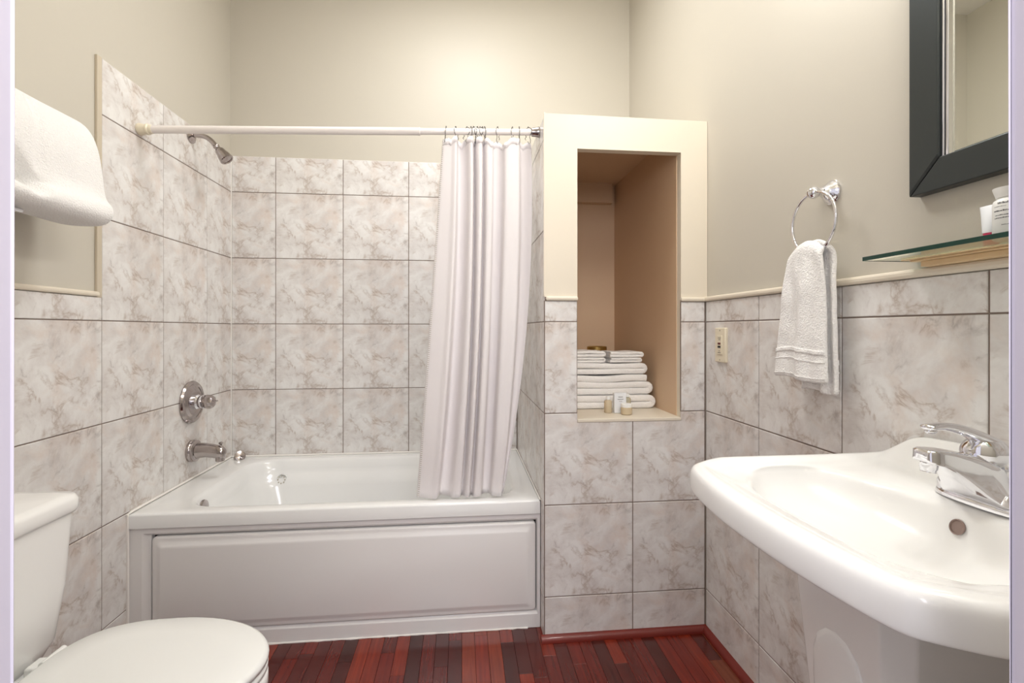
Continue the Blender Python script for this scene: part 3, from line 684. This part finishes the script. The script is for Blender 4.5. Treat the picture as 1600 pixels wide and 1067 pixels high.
# ------------------------------------------------------------------ mirror
mz0, mz1, my1, my0 = 1.420, 2.25, .923, .36
mi = thing('wall_mirror', (XR+TH, .64, mz0), 'dark grey framed mirror with silver inner edge, above the glass shelf', 'mirror')
xw = XR+TH
fw, fd = .062, .026
def bar(pts):  # mitred bar: quad on the wall plane given outer/inner corner pairs
    (oy0, oz0), (oy1, oz1), (iy1, iz1), (iy0, iz0) = pts
    q = [(oy0, oz0), (oy1, oz1), (iy1, iz1), (iy0, iz0)]
    cyy = sum(a for a, _ in q)/4; czz = sum(b3 for _, b3 in q)/4
    gg = G(); gg.loft([[(xw-.0005, a, b3) for a, b3 in q], [(xw-fd+.002, a, b3) for a, b3 in q], [(xw-fd, a+(cyy-a)*.02, b3+(czz-b3)*.02) for a, b3 in q]])
    return gg
gp = .0006
bar([(my1, mz0), (my1, mz1), (my1-fw, mz1-fw), (my1-fw, mz0+fw)]).build('frame_rail', M['frame'], mi, smooth=False, bevel=.0015)
bar([(my0, mz0), (my1-gp*2, mz0), (my1-fw-gp*2, mz0+fw-gp), (my0+fw, mz0+fw-gp)]).build('frame_rail', M['frame'], mi, smooth=False, bevel=.0015)
bar([(my0, mz0), (my0, mz1), (my0+fw, mz1-fw), (my0+fw, mz0+fw)]).build('frame_rail', M['frame'], mi, smooth=False, bevel=.0015)
bar([(my0, mz1), (my1, mz1), (my1-fw, mz1-fw), (my0+fw, mz1-fw)]).build('frame_rail', M['frame'], mi, smooth=False, bevel=.0015)
sb = G()
iy0, iy1, iz0, iz1 = my0+fw, my1-fw, mz0+fw, mz1-fw
for o1 in (0, .0065):
    sb.box((xw-.020+o1*.4, iy1-.0055-o1, iz0), (xw-.004, iy1-o1, iz1)).box((xw-.020+o1*.4, iy0+o1, iz0), (xw-.004, iy0+.0055+o1, iz1))
sb.box((xw-.019, iy0, iz1-.006), (xw-.004, iy1, iz1))
s_ = sb.build('silver_bead', M['chrome'], mi, bevel=.0018); s_['label'] = 'thin silver inner beading'
gl = G(); c = .006
gl.loft([[(xw-.003, a, b3) for a, b3 in ((iy0, iz0), (iy1-.012, iz0), (iy1-.012, iz1), (iy0, iz1))], [(xw-.007, a, b3) for a, b3 in ((iy0, iz0), (iy1-.012, iz0), (iy1-.012, iz1), (iy0, iz1))], [(xw-.0095, a, b3) for a, b3 in ((iy0+c, iz0+c), (iy1-.012-c, iz0+c), (iy1-.012-c, iz1-c), (iy0+c, iz1-c))]])
gl.build('mirror_glass', M['mirror'], mi, smooth=False)

# ------------------------------------------------------------------ glass shelf with things on it
gs = thing('glass_shelf', (.89, .66, 1.27), 'green-edged clear glass shelf on pale gold wooden bracket, below the mirror', 'shelf')
G().box((.8215, .40, 1.290), (xw-.002, .933, 1.297)).build('glass_pane', M['glass'], gs, smooth=False)
e_ = G().box((.8195, .40, 1.2895), (.8215, .933, 1.2975)).box((.8215, .933, 1.2895), (xw-.004, .9345, 1.2975)).build('glass_edge', M['glassedge'], gs, smooth=False); e_['label'] = 'dark green glass edge'
G().box((.905, .44, 1.2735), (xw, .888, 1.284)).box((.893, .44, 1.284), (xw, .90, 1.2872)).box((.883, .44, 1.2872), (xw, .91, 1.2898)).build('wooden_bracket', M['gold'], gs, bevel=.001)
bo = thing('lotion_bottle', (.868, .697, 1.2975), 'white plastic bottle with small dark print, on the glass shelf', 'bottle')
bx0, by0, bz0 = .868, .697, 1.298
G().lathe([(0, 0), (.0205, 0), (.0218, .002), (.0218, .050), (.0205, .056), (.016, .060), (.015, .062), (0, .062)], (bx0, by0, bz0), (0, 0, 1)).build('bottle_body', M['white'], bo)
G().lathe([(0, .061), (.0175, .061), (.018, .063), (.0215, .075), (.0215, .0765), (0, .077)], (bx0, by0, bz0), (0, 0, 1)).build('cap', M['white'], bo)
rg = random.Random(5)
for z, dz, a0, a1 in ((.050, .0030, 176, 215), (.0455, .001, 160, 205), (.038, .0024, 160, 212), (.0315, .0016, 165, 214), (.027, .0016, 162, 216), (.016, .0012, 190, 214)):
    gg = G(); a = a0
    while a < a1:
        wd = rg.uniform(2.2, 5); h_ = dz*rg.uniform(.6, 1)
        pts = [(bx0+.0219*math.cos(math.radians(q)), by0+.0219*math.sin(math.radians(q))) for q in (a, a+wd)]
        gg.loft([[(pts[0][0], pts[0][1], bz0+z), (pts[1][0], pts[1][1], bz0+z)], [(pts[0][0], pts[0][1], bz0+z+h_), (pts[1][0], pts[1][1], bz0+z+h_)]], False, False, closed=False)
        a += wd+rg.uniform(.8, 2.2)
    gg.build('printed_line', M['ink'], bo, smooth=False)
tb = thing('lotion_tube', (.90, .753, 1.2975), 'white squeeze tube standing on its pink cap, on the glass shelf', 'tube')
tx0, ty0 = .900, .753
def tr3(a, b2, z): return [(tx0+a*math.cos(2*math.pi*k/24), ty0+b2*math.sin(2*math.pi*k/24), z) for k in range(24)]
G().loft([tr3(.0095, .0095, bz0), tr3(.010, .010, bz0+.001), tr3(.0105, .0105, bz0+.016)]).build('tube_cap', M['pink'], tb)['label'] = 'pink cap'
G().loft([tr3(.0115, .0115, bz0+.016), tr3(.0115, .012, bz0+.02), tr3(.008, .0155, bz0+.045), tr3(.003, .0185, bz0+.060), tr3(.0012, .019, bz0+.064)]).build('tube_body', M['paper'], tb)

# ------------------------------------------------------------------ outlet
ox, oy0_, oy1_, oz0, oz1 = XR, 1.645, 1.715, 1.032, 1.155
ou = thing('wall_outlet', (XR, 1.68, oz0), 'ivory safety outlet with two small buttons, on the right tiled wall', 'outlet')
G().box((XR-.010, oy0_, oz0), (XR+.001, oy1_, oz1)).build('cover_plate', M['ivory'], ou, bevel=.0025)
G().box((XR-.0125, 1.663, 1.06), (XR-.009, 1.697, 1.128)).build('receptacle', M['ivory'], ou, bevel=.001)
G().box((XR-.0145, 1.672, 1.0955), (XR-.012, 1.688, 1.1025)).build('test_button', M['red'], ou, bevel=.0008)['label'] = 'dark red button'
G().box((XR-.0145, 1.672, 1.084), (XR-.012, 1.688, 1.091)).build('reset_button', M['black'], ou, bevel=.0008)['label'] = 'black button'
for z in (1.118, 1.112, 1.072, 1.066): G().box((XR-.0128, 1.671 if z in (1.118, 1.066) else 1.674, z), (XR-.0122, 1.689 if z in (1.118, 1.066) else 1.684, z+.0018)).build('slot', M['shadowgap'], ou, smooth=False)
for z in (1.146, 1.041): G().lathe([(0, 0), (.003, 0), (.0025, .0012), (0, .0014)], (XR-.0098, 1.68, z), (-1, 0, 0), 12).build('screw', M['screw'], ou)

# ------------------------------------------------------------------ bath towel on rack, left wall
rk = thing('towel_rack', (XL-TH, 1.0, 1.43), 'chrome towel rack under the bath towel, high on the left wall', 'towel rack')
for x_ in (-1.03, -1.08, -1.13): G().tube([(x_, .72, 1.43), (x_, 1.275, 1.43)], .0055, 10).build('rail', M['chrome'], rk)
for y_ in (.76, 1.235):
    G().tube([(XL-TH+.001, y_, 1.417), (-1.02, y_, 1.417)], .007, 10).build('bracket', M['chrome'], rk)
    G().lathe([(0, 0), (.022, 0), (.022, .005), (.012, .010)], (XL-TH, y_, 1.417), (1, 0, 0), 20).build('wall_plate', M['chrome'], rk)
bt = thing('bath_towel', (-1.07, 1.2, 1.44), 'thick white bath towel folded over the rack on the left wall', 'towel')
def btring(y, s):
    """closed cross-section in x,z; s 0..1 shrink toward the far end; room side is +x"""
    P = [(-1.13, 1.450), (-1.09, 1.440), (-1.03, 1.4375), (-.995, 1.442), (-.975, 1.462), (-.976, 1.490), (-.992, 1.512), (-1.000, 1.54), (-1.004, 1.60), (-1.012, 1.66), (-1.03, 1.705), (-1.06, 1.728), (-1.10, 1.726), (-1.13, 1.70), (-1.145, 1.62), (-1.145, 1.52)]
    ps = cr([(a, 0, b2) for a, b2 in P]+[(P[0][0], 0, P[0][1])], 5)[:-1]
    out = []
    for p in ps:
        x, z = p.x, p.z
        zf = (z-1.44)/.29
        # far edge slants: top ends earlier than the bottom
        yy = y-.02*0
        # deep crease above the bottom roll, at the near part only
        cre = math.exp(-((z-1.495-1.2*max(0, 1.27-y)*.5)/(.016+.25*max(0, 1.28-y)))**2)*smooth01((1.305-y)/.05)*(1 if x > -1.035 else 0)
        x -= .095*cre+.008*math.exp(-((z-1.50)/.012)**2)*(1 if x > -1.035 else 0)*smooth01((1.46-y)/.2)
        fold = .010*math.exp(-((y-1.29-.10*(z-1.5))/.016)**2)*(1 if x > -1.03 and z > 1.5 else 0)
        x -= fold
        x += .006*mnoise.noise(Vector((y*9, z*9, 4)))
        cxx, czz = -1.06, 1.53
        x = cxx+(x-cxx)*(1-s*.75); z = czz+(z-czz)*(1-s*.8)
        ytop = y-.014*max(0, zf)**2*smooth01((y-1.1)/.2)
        out.append((x, ytop, z))
    return out
ys = [.80, .803, .81]+[.82+.01*k for k in range(68)]
def shr(y):
    if y > 1.475: return min(1, ((y-1.475)/.0275)**2.6)*.55
    return .5 if y == .80 else (.15 if y == .803 else 0)
rings = []
for y in [.80, .803, .81]+[.82+.0125*k for k in range(53)]+[1.482, 1.49, 1.497, 1.502, 1.505]:
    rings.append(btring(y+.022, min(.8, shr(y))))
G().loft(rings).build('towel_folds', M['towel'], bt, sub=1, angle=180)

# ------------------------------------------------------------------ niche towels and toiletries
def folded(name, x0, x1, y0, y1, z0, layers, lt, label, group, seed=0, openleft=False, wav=.004, parent_loc=None):
    """a cloth folded zig-zag: 'layers' plies of thickness lt, folds show at the sides"""
    rg = random.Random(seed); t = thing(name, ((x0+x1)/2, (y0+y1)/2, z0), label, 'towel', group)
    path = []; n = 16
    for k in range(layers):
        z = z0+lt*(k+.5); a, b2 = (x0+lt/2, x1-lt/2) if k % 2 == 0 else (x1-lt/2, x0+lt/2)
        a += rg.uniform(-.009, .004)*(k > 0)*(1 if b2 < a else -1); b2 += rg.uniform(-.008, 0)*(1 if b2 > a else -1); 
        for i in range(n+1):
            f = i/n; path.append((a+(b2-a)*f, z+wav*math.sin(f*5+k*.4+seed)*min(1, 4*f*(1-f))*(k*.5+.2)))
        if k < layers-1:
            zc = z+lt/2; sgn = 1 if b2 > a else -1
            for i in range(1, 6):
                an = -math.pi/2+math.pi*i/6; path.append((b2+sgn*lt*.52*math.cos(an), zc+lt*.5*math.sin(an)))
    r = lt*.49
    def ring(y, s):
        up, dn = [], []
        for i, (x, z) in enumerate(path):
            q0 = path[max(0, i-1)]; q1 = path[min(len(path)-1, i+1)]; dx, dz = q1[0]-q0[0], q1[1]-q0[1]; L = math.hypot(dx, dz) or 1
            nx_, nz_ = -dz/L, dx/L; rr_ = r*s*(1+.06*mnoise.noise(Vector((x*40, y*40, i*.1))))
            up.append((x+nx_*rr_, y, z+nz_*rr_)); dn.append((x-nx_*rr_, y, z-nz_*rr_))
        return up+dn[::-1]
    rs = [(y0, .35), (y0+.0015, .7), (y0+.004, .92), (y0+.008, 1)]+[(y0+.008+(y1-y0-.016)*k/6, 1) for k in range(1, 7)]+[(y1-.003, .8), (y1, .4)]
    G().loft([ring(y, s) for y, s in rs]).build('terry_folds', M['towel'], t, angle=60)
    return t
folded('folded_towel', NX0+.006, .812, 2.02, 2.36, NZ0+.001, 2, .0275, 'flat folded white bath towel at the bottom of the niche stack', 'towels stacked in the niche', 1, wav=.002)
folded('folded_towel', NX0+.012, .805, 2.035, 2.37, NZ0+.058, 3, .0275, 'thick folded white towel second from the bottom of the niche stack, its fold bulging right', 'towels stacked in the niche', 2, wav=.0045)
folded('folded_towel', NX0+.006, .790, 2.045, 2.36, NZ0+.1435, 2, .0235, 'folded white towel under the four washcloths in the niche', 'towels stacked in the niche', 3, wav=.004)
folded('folded_washcloth', .47, .617, 2.05, 2.2, NZ0+.192, 2, .0115, 'folded white washcloth, lower of the left pair on the niche stack', 'washcloths in the niche', 4, wav=.001)
folded('folded_washcloth', .472, .612, 2.05, 2.2, NZ0+.216, 2, .013, 'folded white washcloth, upper of the left pair on the niche stack', 'washcloths in the niche', 5, wav=.003)
folded('folded_washcloth', .628, .772, 2.05, 2.2, NZ0+.192, 2, .0105, 'folded white washcloth, lower of the right pair on the niche stack', 'washcloths in the niche', 6, wav=.001)
folded('folded_washcloth', .628, .778, 2.05, 2.2, NZ0+.214, 2, .0125, 'folded white washcloth, upper of the right pair on the niche stack', 'washcloths in the niche', 8, wav=.003)
bl = thing('brass_lidded_jar', (.71, 2.44, NZ0), 'jar with a dull gold lid, behind the towel stack in the niche', 'jar')
G().lathe([(0, 0), (.045, 0), (.048, .004), (.048, .222), (.044, .228)], (.69, 2.46, NZ0+.0005), (0, 0, 1)).build('jar_body', M['amber'], bl)
G().lathe([(.05, 0), (.05, .02), (.045, .024), (0, .026)], (.69, 2.46, NZ0+.226), (0, 0, 1)).build('lid', M['brass'], bl)['label'] = 'dull gold lid'
def P(x_, y_): return (x_, y_, NZ0+.0005)
b1 = thing('shampoo_bottle', P(.589, 1.935), 'small cream bottle left of the card box on the niche sill', 'bottle')
G().lathe([(0, 0), (.0145, 0), (.0155, .002), (.0155, .045), (.013, .049), (.0075, .051), (.0075, .053)], P(.589, 1.935), (0, 0, 1)).build('bottle_body', M['salt'], b1)
G().lathe([(.009, .052), (.009, .066), (.0075, .067), (0, .067)], P(.589, 1.935), (0, 0, 1), 18).build('cap', M['white'], b1)
b2_ = thing('soap_box', P(.632, 1.925), 'small upright white card box with faint print, on the niche sill', 'box')
gg = G().box((.609, 1.915, NZ0+.0005), (.658, 1.935, NZ0+.081)).build('carton', M['paper'], b2_, bevel=.0012)
for z, a, bb in ((.064, .625, .643), (.055, .622, .646), (.047, .628, .641)): G().box((a, 1.9143, NZ0+z), (bb, 1.9152, NZ0+z+.0018)).build('printed_line', M['nickel'], b2_, smooth=False)
b4 = thing('conditioner_bottle', P(.674, 1.949), 'clear bottle behind the small jar on the niche sill', 'bottle')
G().lathe([(0, 0), (.013, 0), (.014, .002), (.014, .052), (.012, .056), (.007, .058), (.007, .061)], P(.674, 1.949), (0, 0, 1)).build('bottle_body', M['amber'], b4)
G().lathe([(.0085, .060), (.0085, .070), (.007, .072), (0, .072)], P(.674, 1.949), (0, 0, 1), 18).build('cap', M['white'], b4)
b3_ = thing('cream_jar', P(.648, 1.885), 'small round jar of beige scrub with a white lid, front of the niche sill', 'jar')
G().lathe([(0, 0), (.019, 0), (.022, .003), (.022, .027), (.020, .029)], P(.648, 1.885), (0, 0, 1)).build('jar_body', M['salt'], b3_)
G().lathe([(.0212, .029), (.0215, .041), (.0195, .043), (0, .043)], P(.648, 1.885), (0, 0, 1)).build('lid', M['white'], b3_)
